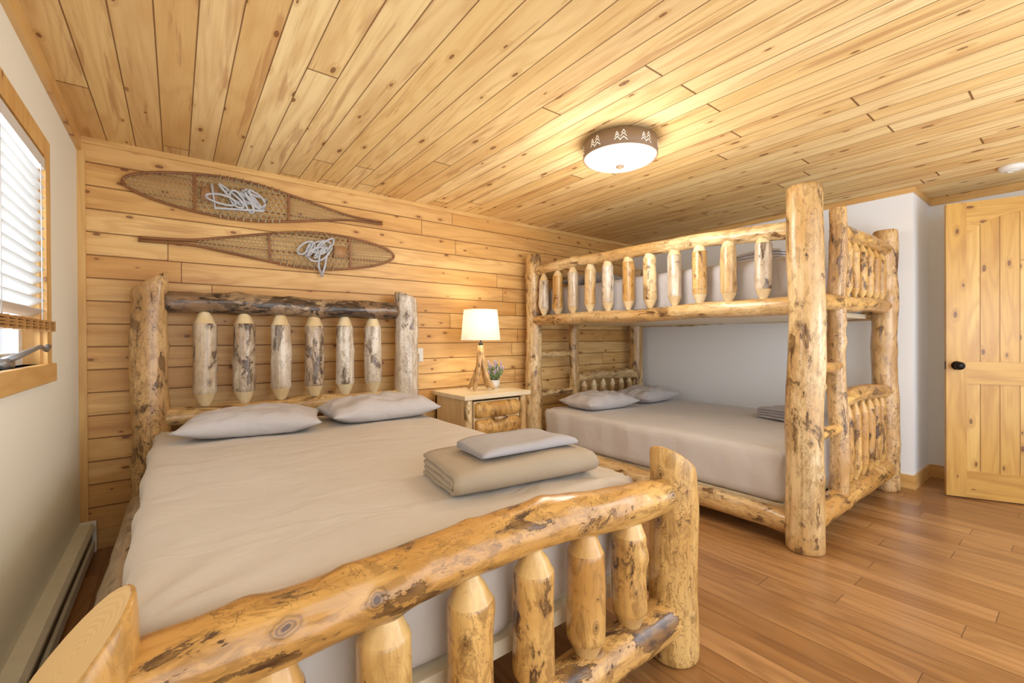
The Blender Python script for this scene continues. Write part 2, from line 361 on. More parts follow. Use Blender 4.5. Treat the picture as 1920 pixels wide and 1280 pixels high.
def pillow(name,c,sx,sy,th,rot,mat,sd=0.,tilt=0.,**props):
    bm=bmesh.new(); N=40;Mn=30
    def P(i,j,s):
        u=-1+2*i/N; v=-1+2*j/Mn
        e=max(0.,(1-abs(u)**2.6))**.6*max(0.,(1-abs(v)**2.6))**.6
        px=u*sx/2*(1-.07*(1-v*v)*abs(u)**4)
        py=v*sy/2*(1-.10*(1-u*u)*abs(v)**4)
        z=s*th/2*e
        wn=noise.noise(Vector((u*2.2+sd,v*2.2,s)))*.022+noise.noise(Vector((u*5+sd,v*3.5,s*2)))*.013+noise.noise(Vector((u*11+sd,v*6,s*2)))*.005
        z+=wn*(.3+e)*(1 if s>0 else .2)
        ed=max(abs(u),abs(v))
        z+=.012*noise.noise(Vector((u*4+sd,v*4,0)))*(ed>.9)
        if s<0: z=max(z,-th*.33)
        return (px,py,max(z+th*.33,.002))
    top=[[bm.verts.new(P(i,j,1)) for j in range(Mn+1)] for i in range(N+1)]
    bot=[[top[i][j] if i in(0,N) or j in (0,Mn) else bm.verts.new(P(i,j,-1)) for j in range(Mn+1)] for i in range(N+1)]
    for i in range(N):
        for j in range(Mn):
            bm.faces.new((top[i][j],top[i+1][j],top[i+1][j+1],top[i][j+1]))
            bm.faces.new((bot[i][j],bot[i][j+1],bot[i+1][j+1],bot[i+1][j]))
    q=Quaternion((0,0,1),rot)@Quaternion((1,0,0),tilt)
    return mk(name,bm,mat,None,c,q,**props)
def folded(name,c,length,depth,t,nest,rot,mat,sd=0.,**props):
    bm=bmesh.new(); H_=2*nest*t
    for k in range(nest):
        rad=(nest-k-.5)*t; zc=H_/2; b=-depth/2+nest*t; a=depth/2-.004-.006*k
        path=[]
        for i in range(9): path.append((a+(b-a)*i/8,zc-rad,(0,-1)))
        for i in range(1,10):
            an=math.pi*i/10; path.append((b-rad*math.sin(an),zc-rad*math.cos(an),(-math.sin(an),-math.cos(an))))
        for i in range(9): path.append((b+(a-b)*i/8,zc+rad,(0,1)))
        hw=t*.42; outer=[(y+n[0]*hw,z+n[1]*hw) for y,z,n in path]; inner=[(y-n[0]*hw,z-n[1]*hw) for y,z,n in path]
        n=len(path); NX=24; G=[]
        for i in range(NX+1):
            tx=i/NX; x=-length/2+length*tx
            edge=1-max(0.,(abs(2*tx-1)-.93)/.07)*.4      # softly rounded cloth ends
            row=[]
            for (y,z),(yc,zc2) in zip(outer+inner[::-1],[(p[0],p[1]) for p in path]+[(p[0],p[1]) for p in path[::-1]]):
                y=yc+(y-yc)*edge; z=zc2+(z-zc2)*edge
                e=noise.noise(Vector((y*7+sd,z*20,k*3)))*.012*(1 if i in(0,NX) else 0)
                dz=(noise.noise(Vector((x*5+sd,y*6,z*3)))*.010-.02*abs(2*tx-1)**4)*(z/H_)
                row.append(bm.verts.new((x+e*(1 if i else -1),y+noise.noise(Vector((x*6+sd,z*9,3)))*.009,max(0,z+dz))))
            G.append(row)
        m_=2*n
        for i in range(NX):
            for j in range(m_):
                bm.faces.new((G[i][j],G[i+1][j],G[i+1][(j+1)%m_],G[i][(j+1)%m_]))
        for G_ in (G[0],G[NX]):
            for j in range(n-1): bm.faces.new((G_[j],G_[j+1],G_[m_-2-j],G_[m_-1-j]))
    bmesh.ops.recalc_face_normals(bm,faces=bm.faces[:])
    return mk(name,bm,mat,None,c,Quaternion((0,0,1),rot),**props)
# ---------------------------------------------------------------- room
H=2.44; W=5.2; YC=-2.735; YB=-4.7; XR=5.75
S=dict(kind='structure')
def poly(name,boxes,mats,**props):
    bm=bmesh.new()
    for lo,hi in boxes: bx(bm,lo,hi)
    return mk(name,bm,mats,smooth=False,**props)
poly('floor',[((-.1,YB,-.1),(XR+.1,.1,0))],mFloor,**S)
poly('ceiling',[((-.1,YB,H),(XR+.1,.1,H+.1))],mCeil,**S)
poly('wall_back',[((-.1,0,0),(XR,.1,H))],mWall,**S)
wy0,wy1,wz0,wz1=-2.2,-.92,1.14,2.015
poly('wall_left',[((-.1,YB,0),(0,0,wz0)),((-.1,YB,wz1),(0,0,H)),((-.1,wy1,wz0),(0,0,wz1)),((-.1,YB,wz0),(0,wy0,wz1))],mCream,**S)
poly('wall_right',[((W,YC,0),(XR,0,H))],mWhite,**S)
poly('wall_recess',[((XR,YB,0),(XR+.1,0,H))],mWhite,**S)
box('trim_1',(0,YB,H-.085),(.02,0,H),mTrimY,**S)
box('trim_2',(.02,-.02,H-.035),(W,0,H),mTrimX,**S)
box('trim_3',(0,-.02,.0),(.035,0,H-.085),mTrimZx,**S)
box('trim_4',(W-.015,YC-.015,H-.04),(W,-.02,H),mTrimY,**S)
box('trim_5',(W,YC-.015,H-.04),(XR,YC,H),mTrimX,**S)
box('trim_6',(XR-.015,YB,H-.06),(XR,YC-.015,H),mTrimY,**S)
box('baseboard_back',(.035,-.018,0),(W-.015,0,.11),mTrimX,**S)
box('baseboard_right',(W-.015,YC-.015,0),(W,-.018,.11),mTrimY,**S)
box('baseboard_return',(W,YC-.015,0),(XR-.015,YC,.11),mTrimX,**S)
box('baseboard_recess',(XR-.015,YB,0),(XR,YC-.015,.11),mTrimY,**S)
# window
win=empty('window_1',(0,(wy0+wy1)/2,wz0),kind='structure')
bm=bmesh.new(); cw=.085
bx(bm,(0,wy1,wz0),(.02,wy1+cw,wz1+cw)); bx(bm,(0,wy0-cw,wz0),(.02,wy0,wz1+cw)); bx(bm,(0,wy0,wz1),(.02,wy1,wz1+cw))
bx(bm,(-.1,wy1-.012,wz0),(0,wy1,wz1)); bx(bm,(-.1,wy0,wz0),(0,wy0+.012,wz1)); bx(bm,(-.1,wy0,wz1-.012),(0,wy1,wz1))
mk('casing',bm,mTrimZ,win,win.location*0,smooth=False).location=-win.location
o=box('window_sill',(-.1,wy0-.12,wz0-.08),(.03,wy1+.12,wz0),mTrimY,bev=.004); o.parent=win; o.location=-win.location
bm=bmesh.new()
for lo,hi in (((-.09,wy0+.012,wz0),(-.05,wy0+.07,wz1-.012)),((-.09,wy1-.07,wz0),(-.05,wy1-.012,wz1-.012)),((-.09,wy0+.07,wz0),(-.05,wy1-.07,wz0+.05)),((-.09,wy0+.07,wz1-.06),(-.05,wy1-.07,wz1-.012)),((-.09,-1.58,wz0+.05),(-.05,-1.53,wz1-.06))): bx(bm,lo,hi)
o=mk('sash',bm,mVinyl,win,smooth=False); o.location=-win.location
bm=bmesh.new(); bx(bm,(-.072,wy0+.07,wz0+.05),(-.068,wy1-.07,wz1-.06)); o=mk('glass_pane',bm,mGlass,win,smooth=False); o.location=-win.location
bm=bmesh.new(); tube(bm,[(-.03,-1.30,wz0+.025),(.0,-1.28,wz0+.04),(.02,-1.2,wz0+.06),(.03,-1.1,wz0+.075),(.035,-1.03,wz0+.06),(.035,-1.0,wz0+.075)],.009,8,rs=[.014,.012,.009,.008,.009,.011])
bx(bm,(-.05,-1.36,wz0),(-.01,-1.24,wz0+.035))
o=mk('window_crank',bm,mGreyMetal,win,label='grey metal window crank handle'); o.location=-win.location
# blind
bl=empty('window_blind',(.0,-1.55,wz0+.15),'white slatted window blind with woven tan bottom rail, lowered','blind')
by0,by1=wy0+.016,wy1-.014
o=box('headrail',(-.03,by0,wz1-.06),(.02,by1,wz1-.014),mBlind,bl); o.location=-bl.location
bm=bmesh.new(); z=1.352
while z<wz1-.07:
    mt=Matrix.Translation((-.004,0,z))@Matrix.Rotation(math.radians(-30),4,'Y')
    bx(bm,(-.026,by0,-.0018),(.026,by1,.0018),mat=mt); z+=.043
o=mk('slats',bm,mBlind,bl,smooth=False); o.location=-bl.location
for yy in (-1.02,-1.55,-2.08):
    bm=bmesh.new(); tube(bm,[(.023,yy,1.32),(.023,yy,wz1-.05)],.0018,4)
    o=mk('ladder_cord',bm,mBlind,bl); o.location=-bl.location
bm=bmesh.new()
for i,zz in enumerate((1.278,1.289,1.300,1.311)): bx(bm,(-.02,by0+.003*(i%2),zz),(.035+.004*(i%2),by1+.035-.004*(i%2),zz+.008))
for i in range(14):
    yy=by0+.05+i*.095; bx(bm,(.03,yy,1.276),(.041,yy+.006,1.321))
o=mk('bottom_rail',bm,mBlindW,bl,smooth=False,label='woven tan wooden bottom rail'); o.location=-bl.location
# heater
ht=empty('baseboard_heater',(.035,-1.6,0),'long cream metal baseboard heater against the wall','heater')
bm=bmesh.new(); y0,y1=-3.2,-.06
pr=[(.0,.02),(.0,.175),(.055,.175),(.068,.155),(.068,.14),(.05,.13),(.05,.075),(.068,.07),(.068,.02)]
A=[bm.verts.new((x,y0,z)) for x,z in pr];B=[bm.verts.new((x,y1,z)) for x,z in pr]
for i in range(len(pr)):
    j=(i+1)%len(pr); bm.faces.new((A[i],A[j],B[j],B[i]))
bm.faces.new(A[::-1]);bm.faces.new(B)
o=mk('heater_body',bm,mMet,ht,smooth=False); o.location=-ht.location
o=box('end_cap',(.0,-.062,.0),(.074,-.03,.18),mMet,ht,.004); o.location=-ht.location
o=box('fins',(.051,-3.15,.08),(.058,-.08,.125),mDark,ht); o.location=-ht.location
# door
E=Vector((5.18,-2.93,.012)); dw=.82; dh=2.24; ang=math.atan2(-.74,.33)
bm=bmesh.new(); st=.115; th=.04
for a,b in ((0,st),(dw-st,dw)): bx(bm,(a,0,0),(b,th,dh),0)
for a,b in ((0,.2),(.86,1.03)): bx(bm,(st,0.001,a),(dw-st,th-.001,b),1)
n=16; zb=dh-.24; zt=dh-.11
arc=[(st+(dw-2*st)*i/n, zb+(zt-zb)*math.sin(math.pi*i/n)**.8) for i in range(n+1)]
for (xa,za),(xb,zb2) in zip(arc,arc[1:]):
    vs=[bm.verts.new(p) for p in ((xa,.001,za),(xb,.001,zb2),(xb,.001,dh),(xa,.001,dh),(xa,th-.001,za),(xb,th-.001,zb2),(xb,th-.001,dh),(xa,th-.001,dh))]
    for q_ in ((0,1,2,3),(7,6,5,4),(0,4,5,1),(3,2,6,7)):
        f=bm.faces.new([vs[i] for i in q_]); f.material_index=1
dq=Quaternion((0,0,1),ang)
door=mk('door_1',bm,[mDoorV,mDoorH],None,E,dq,smooth=False,kind='structure')
def dchild(name,bm,mat,smooth=False,**p):
    o=mk(name,bm,mat,None,(0,0,0),None,smooth,**p); o.parent=door; return o
bm=bmesh.new(); bx(bm,(st-.01,.009,.19),(dw-st+.01,.028,.87)); dchild('lower_panel',bm,mDoorP)
bm=bmesh.new(); bx(bm,(st-.01,.009,1.02),(dw-st+.01,.028,dh-.1)); dchild('upper_panel',bm,mDoorP)
bm=bmesh.new(); lathe(bm,[(0,0),(.033,0),(.033,-.008),(.014,-.012),(.012,-.035),(.024,-.042),(.031,-.056),(.026,-.072),(0,-.078)],24)
bmesh.ops.rotate(bm,verts=bm.verts[:],matrix=Matrix.Rotation(math.radians(-90),3,'X'),cent=(0,0,0))
bmesh.ops.translate(bm,verts=bm.verts[:],vec=(.06,0,1.0)); bmesh.ops.recalc_face_normals(bm,faces=bm.faces[:])
dchild('door_knob',bm,mDark,True,label='black metal round door knob')
bm=bmesh.new(); bx(bm,(-.002,.01,.97),(.001,.03,1.03)); dchild('latch_plate',bm,mDark)
# ---------------------------------------------------------------- queen bed
bed=empty('log_bed',(1.16,-1.38,0),'rustic peeled-log queen bed with spindled headboard and footboard','bed')
HY=-.15; FY=-2.615; XL=.33; XRt=1.985
log('post',bed,(XL,HY,0),(XL,HY,1.665),.096,.088,mLogBark,slant=.12,slant_dir=0,kn=8,label='mottled brown log post with slanted top')
log('post',bed,(XRt-.01,HY,0),(XRt-.01,HY,1.63),.098,.092,mLogPale,slant=.06,slant_dir=math.pi,kn=5,label='pale grey log post')
log('post',bed,(XL-.02,FY,0),(XL-.02,FY,.82),.098,.09,mLogPost,slant=.2,slant_dir=0.2,kn=2,bump=.04)
log('post',bed,(XRt+.005,FY,0),(XRt+.005,FY,.83),.093,.088,mLogPost,slant=.13,slant_dir=math.pi,kn=3,bump=.03)
log('headboard_rail',bed,(.40,HY,1.475),(1.89,HY,1.475),.07,.068,mLogBurl,bump=.12,kn=9,label='dark burl-figured top log')
log('headboard_rail',bed,(.38,HY,.765),(1.92,HY,.765),.06,.06,mLogBunk)
for i,x in enumerate((.60,.82,1.04,1.26,1.48,1.70)):
    log('headboard_spindle',bed,(x,HY,.81),(x,HY,1.435),.067,.062,(mLogPale,mLogMix,mLogPale,mLogMix,mLogPale,mLogPale)[i],cone=.095,mat2=mPeel,bend=.004,kn=3,bump=.08,step=.02)
log('footboard_rail',bed,(XL+.05,FY,.645),(XRt-.06,FY,.635),.069,.067,mLogFoot,arch=(0,0,.038),kn=18,bump=.12,bend=.012,seg=40,step=.015,khs=.8)
log('footboard_rail',bed,(XL+.05,FY,.15),(XRt-.05,FY,.17),.07,.075,mLogFoot,kn=6,seg=32)
for x in (.60,.83,1.06,1.28,1.50,1.72):
    log('footboard_spindle',bed,(x,FY,.19),(x,FY,.63),.062,.06,mLogFoot if x!=.83 else mLogPost,cone=.078,mat2=mPeelA,bend=.003,kn=2,bump=.07,seg=32,step=.015)
log('side_rail',bed,(.29,HY-.05,.27),(.29,FY+.05,.27),.07,.066,mLogPale)
log('side_rail',bed,(2.0,HY-.05,.27),(2.0,FY+.05,.27),.07,.07,mLogBunk)
box('slat_platform',(.37,-2.53,.28),(1.92,-.24,.33),mCreamWood,bed,origin=(1.16,-1.38,.28))
softbox('mattress',(.34,-2.525,.335),(1.90,-.25,.70),.055,mSheet,res=.022,wr=.010,crown=.012,sd=3.,label='thick mattress in a taupe fitted sheet on the log bed',category='mattress')
pillow('pillow',(.815,-.66,.713),.71,.47,.165,math.radians(-12),mPillow,1.,label='grey pillow lying flat on the log bed beneath burl spindles',category='pillow',group='pillows on the log bed')
pillow('pillow',(1.555,-.64,.713),.73,.49,.175,math.radians(1),mPillow,5.,label='grey pillow lying flat on the log bed near the nightstand',category='pillow',group='pillows on the log bed')
folded('folded_blanket',(1.49,-2.235,.708),.60,.34,.025,2,math.radians(-8),mBlank,2.,label='folded tan fleece blanket on the mattress of the log bed',category='blanket')
folded('folded_sheet',(1.52,-2.235,.708+.104),.42,.23,.010,2,math.radians(-5),mTowel,8.,label='small folded blue-grey sheet stacked on the tan blanket',category='folded sheet')
# ---------------------------------------------------------------- bunk
bk=empty('log_bunk_bed',(4.19,-1.38,0),'tall rustic log bunk bed with guard rails and ladder','bunk bed')
X1,X2,Y1,Y2=3.35,5.02,-.17,-2.6
log('post',bk,(X1,Y1,0),(X1,Y1,2.09),.085,.077,mLogBunk,kn=10)
log('post',bk,(X1,Y2,0),(X1,Y2,2.105),.098,.09,mLogBunk,kn=7,bump=.05,seg=36,step=.02)
log('post',bk,(X2,Y2,0),(X2,Y2,2.09),.088,.08,mLogBark,kn=12,bump=.1)
log('post',bk,(X2,Y1,0),(X2,Y1,2.09),.085,.08,mLogBunk,kn=9)
log('guard_rail',bk,(X1,Y2+.05,1.865),(X1,Y1-.03,1.915),.05,.045,mLogBunk,arch=(0,0,.045),bump=.09,kn=9)
log('side_rail',bk,(X1,Y2+.05,1.42),(X1,Y1-.03,1.42),.055,.05,mLogBunk)
log('side_rail',bk,(X1,Y2+.05,.13),(X1,Y1-.03,.17),.068,.058,mLogBunk,bump=.11,kn=10)
for i,y in enumerate((-.33,-.53,-.73,-.94,-1.14,-1.35,-1.555,-1.765,-1.96,-2.16,-2.375)):
    zt=1.875+.045*math.sin(math.pi*(y-Y2)/2.43)
    log('guard_spindle',bk,(X1,y,1.46),(X1,y,zt),.05,.047,mLogBunk if i in(3,6,9) else (mLogPost if i in (1,5,8) else mLogPale),cone=.074,mat2=mPeel,bend=.004,kn=2,bump=.09,step=.02,seg=22)
log('side_rail',bk,(X2+.02,Y2+.05,1.42),(X2+.02,Y1-.03,1.42),.05,.05,mLogBunk)
log('side_rail',bk,(X2+.02,Y2+.05,.16),(X2+.02,Y1-.03,.16),.06,.06,mLogBunk)
XM=3.91
for yy,tall in ((Y2,True),(Y1,False)):
    mm=mLogFoot if tall else mLogBunk
    log('ladder_post',bk,(XM,yy,.2),(XM,yy,2.08 if tall else 1.46),.056,.05,mLogBark if tall else mm,bump=.14,kn=12,bend=.02)
    for z in ((.64,1.05,1.46) if tall else (.67,1.08)):
        log('rung',bk,(X1+.04,yy,z),(XM-.02,yy,z),.034,.034,mm,kn=1)
    log('end_rail',bk,(XM,yy,1.93),(X2-.02,yy,1.93),.052,.05,mm,bump=.12,arch=(0,0,.015)) if tall else log('end_rail',bk,(X1,yy,1.93),(X2-.02,yy,1.93),.045,.045,mm)
    log('end_rail',bk,(X1,yy,1.47 if not tall else 1.45),(X2,yy,1.48),.05,.055,mm)
    log('end_rail',bk,(XM,yy,.81),(X2-.02,yy,.80),.052,.058,mm,bump=.12,arch=(0,0,.02))
    log('end_rail',bk,(X1,yy,.16),(X2,yy,.18),.072,.078,mm,bump=.1)
    for x in (4.08,4.24,4.40,4.56,4.72,4.87):
        log('end_spindle',bk,(x,yy,1.51),(x,yy,1.90),.036,.036,mm,cone=.065,mat2=mPeelA if tall else mPeel,bend=.004,kn=1,step=.025,seg=18)
        log('end_spindle',bk,(x,yy,.23 if tall else .4),(x,yy,.78),.04,.038,mm,cone=.075,mat2=mPeelA if tall else mPeel,bend=.004,kn=1,step=.025,seg=18)
box('platform',(X1+.06,Y2+.12,1.385),(X2-.02,Y1-.1,1.42),mCreamWood,bk,origin=(4.19,-1.38,1.385))
box('platform',(X1+.06,Y2+.12,.17),(X2-.02,Y1-.1,.21),mCreamWood,bk,origin=(4.19,-1.38,.17))
softbox('mattress',(3.38,-2.49,.212),(5.0,-.27,.54),.045,mSheetG,res=.03,wr=.007,crown=.012,sd=11.,label='wide mattress in a grey-taupe sheet on the lower bunk',category='mattress')
softbox('mattress',(3.42,-2.49,1.422),(5.0,-.27,1.74),.06,mPillow,res=.04,wr=.008,crown=.01,sd=21.,label='mattress in a pale grey sheet on the upper bunk',category='mattress')
pillow('pillow',(3.82,-.62,.556),.68,.48,.18,math.radians(-5),mPillow,9.,label='grey pillow on the lower bunk beside the open side',category='pillow',group='pillows on the lower bunk')
pillow('pillow',(4.575,-.62,.556),.68,.48,.18,math.radians(3),mPillow,13.,label='grey pillow on the lower bunk beside the wall',category='pillow',group='pillows on the lower bunk')
pillow('pillow',(3.86,-.60,1.757),.68,.46,.15,0,mPillowD,17.,label='grey pillow at the head of the upper bunk',category='pillow')
folded('folded_blanket',(4.52,-2.08,.555),.38,.30,.024,2,math.radians(80),mTowelG,4.,label='folded grey-brown blanket at the foot of the lower bunk',category='blanket')
folded('folded_blanket',(3.85,-2.2,1.756),.36,.3,.022,2,math.radians(80),mTowelG,6.,label='folded grey blanket at the foot of the upper bunk',category='blanket')
# ---------------------------------------------------------------- nightstand
ns=empty('nightstand',(2.6,-.32,0),'pale wood nightstand with half-log drawer fronts','nightstand')
x0,x1,y0,y1=2.30,2.92,-.56,-.05
bm=bmesh.new(); bx(bm,(x0,y0+.02,.04),(x0+.03,y1,.745)); bx(bm,(x1-.03,y0+.02,.04),(x1,y1,.745)); bx(bm,(x0,y1-.02,.04),(x1,y1,.745)); bx(bm,(x0+.03,y0+.03,.04),(x1-.03,y1-.02,.07))
bx(bm,(x0+.03,y0+.03,.41),(x1-.03,y1-.02,.43))
o=mk('body',bm,mCreamWoodZ,ns,smooth=False); o.location=-ns.location
o=box('top',(x0-.03,y0-.04,.745),(x1+.03,y1+.02,.782),mCreamWood,ns,.006); o.location=-ns.location
for xx in (x0+.03,x1-.03): log('corner_post',ns,(xx,y0+.01,0),(xx,y0+.01,.744),.036,.034,mLogBunk,bump=.06,bend=.003,kn=2,seg=18)
for z0_ in (.44,.10):
    dr=empty('drawer',(2.61,y0,z0_)); dr.parent=ns; dr.location=Vector((2.61,y0,z0_))-ns.location
    def dch(name,bm,mat,loc=(0,0,0),quat=None,smooth=False):
        o=mk(name,bm,mat,None,(0,0,0),quat,smooth); o.parent=dr; o.location=loc; return o
    bm=bmesh.new(); bx(bm,(-.235,.0,.0),(.235,.02,.285)); dch('drawer_panel',bm,mCreamWoodZ)
    for zz in (.07,.21):
        bm=bmesh.new(); n=14; pr=[(.045*math.cos(a),.066*math.sin(a)) for a in [math.pi*i/n-math.pi/2 for i in range(n+1)]]
        secs=[]
        for i in range(19):
            x=-.225+.45*i/18; e=1 if 0<i<18 else .85
            secs.append([bm.verts.new((x,-p*e*(1+.12*noise.noise(Vector((x*9,zv*20,zz*30+z0_)))),zv*e)) for p,zv in pr])
        for A_,B_ in zip(secs,secs[1:]):
            for k in range(n): bm.faces.new((A_[k],A_[k+1],B_[k+1],B_[k]))
        bm.faces.new(secs[0]);bm.faces.new(secs[-1][::-1]); bmesh.ops.recalc_face_normals(bm,faces=bm.faces[:])
        dch('half_log',bm,mLogFoot,(0,0,zz),smooth=True)
    bm=bmesh.new(); tube(bm,[(-.055,-.03,.14),(-.05,-.065,.14),(0,-.075,.143),(.05,-.065,.14),(.055,-.03,.14)],.014,10); dch('handle',bm,mLogBurl,smooth=True)
# lamp
lx,ly,lz=2.62,-.30,.782
lp=empty('table_lamp',(lx,ly,lz),'lit table lamp with white linen shade and branch tripod base','lamp')
def rel(name,bm,mat,par,smooth=True,**p):
    o=mk(name,bm,mat,None,(0,0,0),None,smooth,**p); o.parent=par; return o
for k in range(4):
    a=k*math.pi/2+.5; bm=bmesh.new()
    tube(bm,[(.13*math.cos(a),.13*math.sin(a),.014),(.10*math.cos(a),.10*math.sin(a),.05),(.06*math.cos(a),.06*math.sin(a),.13),(.03*math.cos(a),.03*math.sin(a),.22),(.016*math.cos(a+.5),.016*math.sin(a+.5),.33),(.012*math.cos(a+.8),.012*math.sin(a+.8),.40)],.02,10,rs=[.014,.019,.019,.018,.018,.013])
    rel('branch_leg',bm,mLogBark,lp)
bm=bmesh.new(); lathe(bm,[(0,.38),(.02,.38),(.02,.42),(.008,.425),(.008,.50),(.018,.50),(.018,.54),(0,.54)],16); rel('pole',bm,mDark,lp)
bm=bmesh.new(); lathe(bm,[(.176,.445),(.150,.715)],48); lathe(bm,[(.173,.445),(.147,.715)],48); rel('lamp_shade',bm,mShade,lp,label='white linen drum shade')
bm=bmesh.new(); lathe(bm,[(0,.62),(.02,.615),(.03,.59),(.03,.575),(.014,.54),(0,.54)],16); rel('light_bulb',bm,emit('lit_bulb',(255,225,170),8.),lp)
# plant
pp=empty('potted_lavender',(2.82,-.22,.782),'small potted lavender plant in a white pot on the nightstand','plant')
bm=bmesh.new(); lathe(bm,[(0,0),(.04,0),(.052,.03),(.055,.075),(.048,.075),(.047,.068),(0,.068)],24); rel('pot',bm,mPot,pp)
bm=bmesh.new(); bm2=bmesh.new()
for i in range(70):
    a=R.uniform(0,6.28); s=R.uniform(.01,.10); hgt=R.uniform(.08,.2)
    p0_=Vector((.02*math.cos(a),.02*math.sin(a),.06)); p1_=Vector((s*math.cos(a),s*math.sin(a),.06+hgt*.85))
    mid=(p0_+p1_)/2+Vector((0,0,.02)); tube(bm,[p0_,mid,p1_],.0015,4)
    for q_ in range(4):
        c_=p0_.lerp(p1_,.25+.18*q_); d_=Vector((R.uniform(-1,1),R.uniform(-1,1),.6)).normalized()*.035
        tube(bm,[c_,c_+d_*.5,c_+d_],.003,4,rs=[.001,.006,.001])
    if i%2==0: tube(bm2,[p1_-Vector((0,0,.01)),p1_+Vector((0,0,.01)),p1_+Vector((0,0,.03))],.006,6,rs=[.004,.009,.003])
rel('foliage',bm,mLeaf,pp,kind='stuff'); rel('flower_heads',bm2,mLav,pp,kind='stuff')
# ---------------------------------------------------------------- snowshoes (on back wall, in XZ)
def snowshoe(origin,sgn,Lt,hw,rot,label):
    e=empty('snowshoe',origin,label,'snowshoe',group='snowshoes on the plank wall')
    K=[(0,0),(.012,.022),(.04,.044),(.1,.07),(.2,.098),(.35,.124),(.5,.138),(.65,.138),(.8,.122),(1.0,.086),(1.2,.046),(1.38,.015),(1.63,.010)]
    def w(t):
        if t<0 or t>1.38: return 0
        for (a,b),(c,d) in zip(K,K[1:]):
            if t<=c: 
                return (b+(d-b)*(t-a)/(c-a))*hw
        return 0
    cr,sr=math.cos(rot),math.sin(rot)
    def P(t,v,d=.0):
        x=sgn*t; return (x*cr-v*sr, -.022-d, x*sr+v*cr)
    def smooth(pts):
        out=[]
        for i in range(len(pts)-1):
            p0=pts[max(0,i-1)];p1=pts[i];p2=pts[i+1];p3=pts[min(len(pts)-1,i+2)]
            for s in range(5):
                u=s/5; out.append(tuple(.5*((2*p1[k])+(-p0[k]+p2[k])*u+(2*p0[k]-5*p1[k]+4*p2[k]-p3[k])*u*u+(-p0[k]+3*p1[k]-3*p2[k]+p3[k])*u**3) for k in range(2)))
        out.append(pts[-1]); return out
    sc=Lt/1.63
    side=smooth([(t*sc,v*hw) for t,v in K])
    full=[(t,-v) for t,v in side[::-1]]+side[1:]
    bm=bmesh.new(); tube(bm,[P(t,v) for t,v in full],.009,8); rel('wooden_frame',bm,mRed,e)
    for tb in (.36,.92):
        bm=bmesh.new(); b=w(tb)+.004; bx(bm,(-.008,-.005,-b),(.008,.005,b)); bmesh.ops.transform(bm,matrix=Matrix.Translation(P(tb*sc,0))@Matrix.Rotation(-rot,4,'Y'),verts=bm.verts[:]); rel('crossbar',bm,mRed,e,False)
    bm=bmesh.new()
    def fam(t0,t1,ang,sp,r,dep=.002):
        ca,sa=math.cos(ang),math.sin(ang); k=-1.5
        while k<1.5:
            run=[]; s=-1.2
            while s<1.2:
                t=.7+s*ca-k*sa; v=s*sa+k*ca
                if t0<t<t1 and abs(v)<w(t)-.002: run.append(P(t*sc,v,dep))
                else:
                    if len(run)>1: tube(bm,[run[0],run[-1]],r,4)
                    run=[]
                s+=.006
            k+=sp
    for t0,t1,sp,r in ((.02,.35,.022,.002),(.37,.91,.033,.0034),(.93,1.34,.022,.002)):
        for a,dp in ((0.02,.0),(1.05,.003),(-1.05,.006)): fam(t0,t1,a,sp,r,dp)
    for s in (-1,1):
        for i in range(9):
            t=.5+i*.045; v=s*w(t); tube(bm,[P(t*sc,v-s*.03,.010),P(t*sc,v+s*.0,.014),P(t*sc,v+s*.014,.0)],.0045,5)
    rel('webbing',bm,mRaw,e,label='rawhide lattice webbing')
    bm=bmesh.new(); rr=random.Random(int(Lt*1000)+sgn)
    for i in range(8):
        c=(.58+rr.uniform(-.09,.12),rr.uniform(-.035,.035)); a=rr.uniform(.03,.09); b=rr.uniform(.03,.065); ph=rr.uniform(0,3)
        pts=[P((c[0]+a*math.cos(x_+ph))*sc,c[1]+b*math.sin(x_),.018+.012*math.sin(x_*2+i)+.003*i) for x_ in [2*math.pi*j/18 for j in range(18)]]
        tube(bm,pts,.008,6,closed=True)
    if sgn<0:
        tube(bm,[P(.5*sc,.03,.03),P(.55*sc,-.05,.04),P(.56*sc,-.12,.03),P(.585*sc,-.2,.01)],.009,6)
        tube(bm,[P(.56*sc,.05,.03),P(.60*sc,-.04,.04),P(.605*sc,-.12,.03),P(.59*sc,-.17,.01)],.009,6)
    else: tube(bm,[P(.45*sc,.07,.03),P(.47*sc,-.09,.03),P(.75*sc,-.06,.03),P(.78*sc,.02,.03),P(.62*sc,.06,.03)],.009,6)
    rel('binding_strap',bm,mStrap,e,label='pale grey leather binding straps')
    bm=bmesh.new(); bx(bm,(-.05,-.004,-.045),(.05,.004,.045)); bmesh.ops.bevel(bm,geom=bm.edges[:],offset=.003,segments=2,affect='EDGES'); bmesh.ops.transform(bm,matrix=Matrix.Translation(P(.44*sc,0,.012)),verts=bm.verts[:]); rel('toe_pad',bm,mLeather,e)
snowshoe((.20,0,2.215),1,1.63,.98,math.radians(-.3),'upper long wooden snowshoe with rawhide webbing, toe towards the window')
snowshoe((1.93,0,1.945),-1,1.66,.98,math.radians(2.6),'lower long wooden snowshoe on plank wall, toe towards the bunk')
# wall box
ob=empty('wall_outlet',(2.17,0,1.10),'small white outlet plate with plug on the plank wall','outlet')
bm=bmesh.new(); bx(bm,(-.03,-.008,-.06),(.03,0,.06)); rel('cover_plate',bm,mPlastic,ob,False)
bm=bmesh.new(); bx(bm,(-.018,-.03,-.05),(.018,-.008,.01)); rel('plug',bm,mPlastic,ob,False)
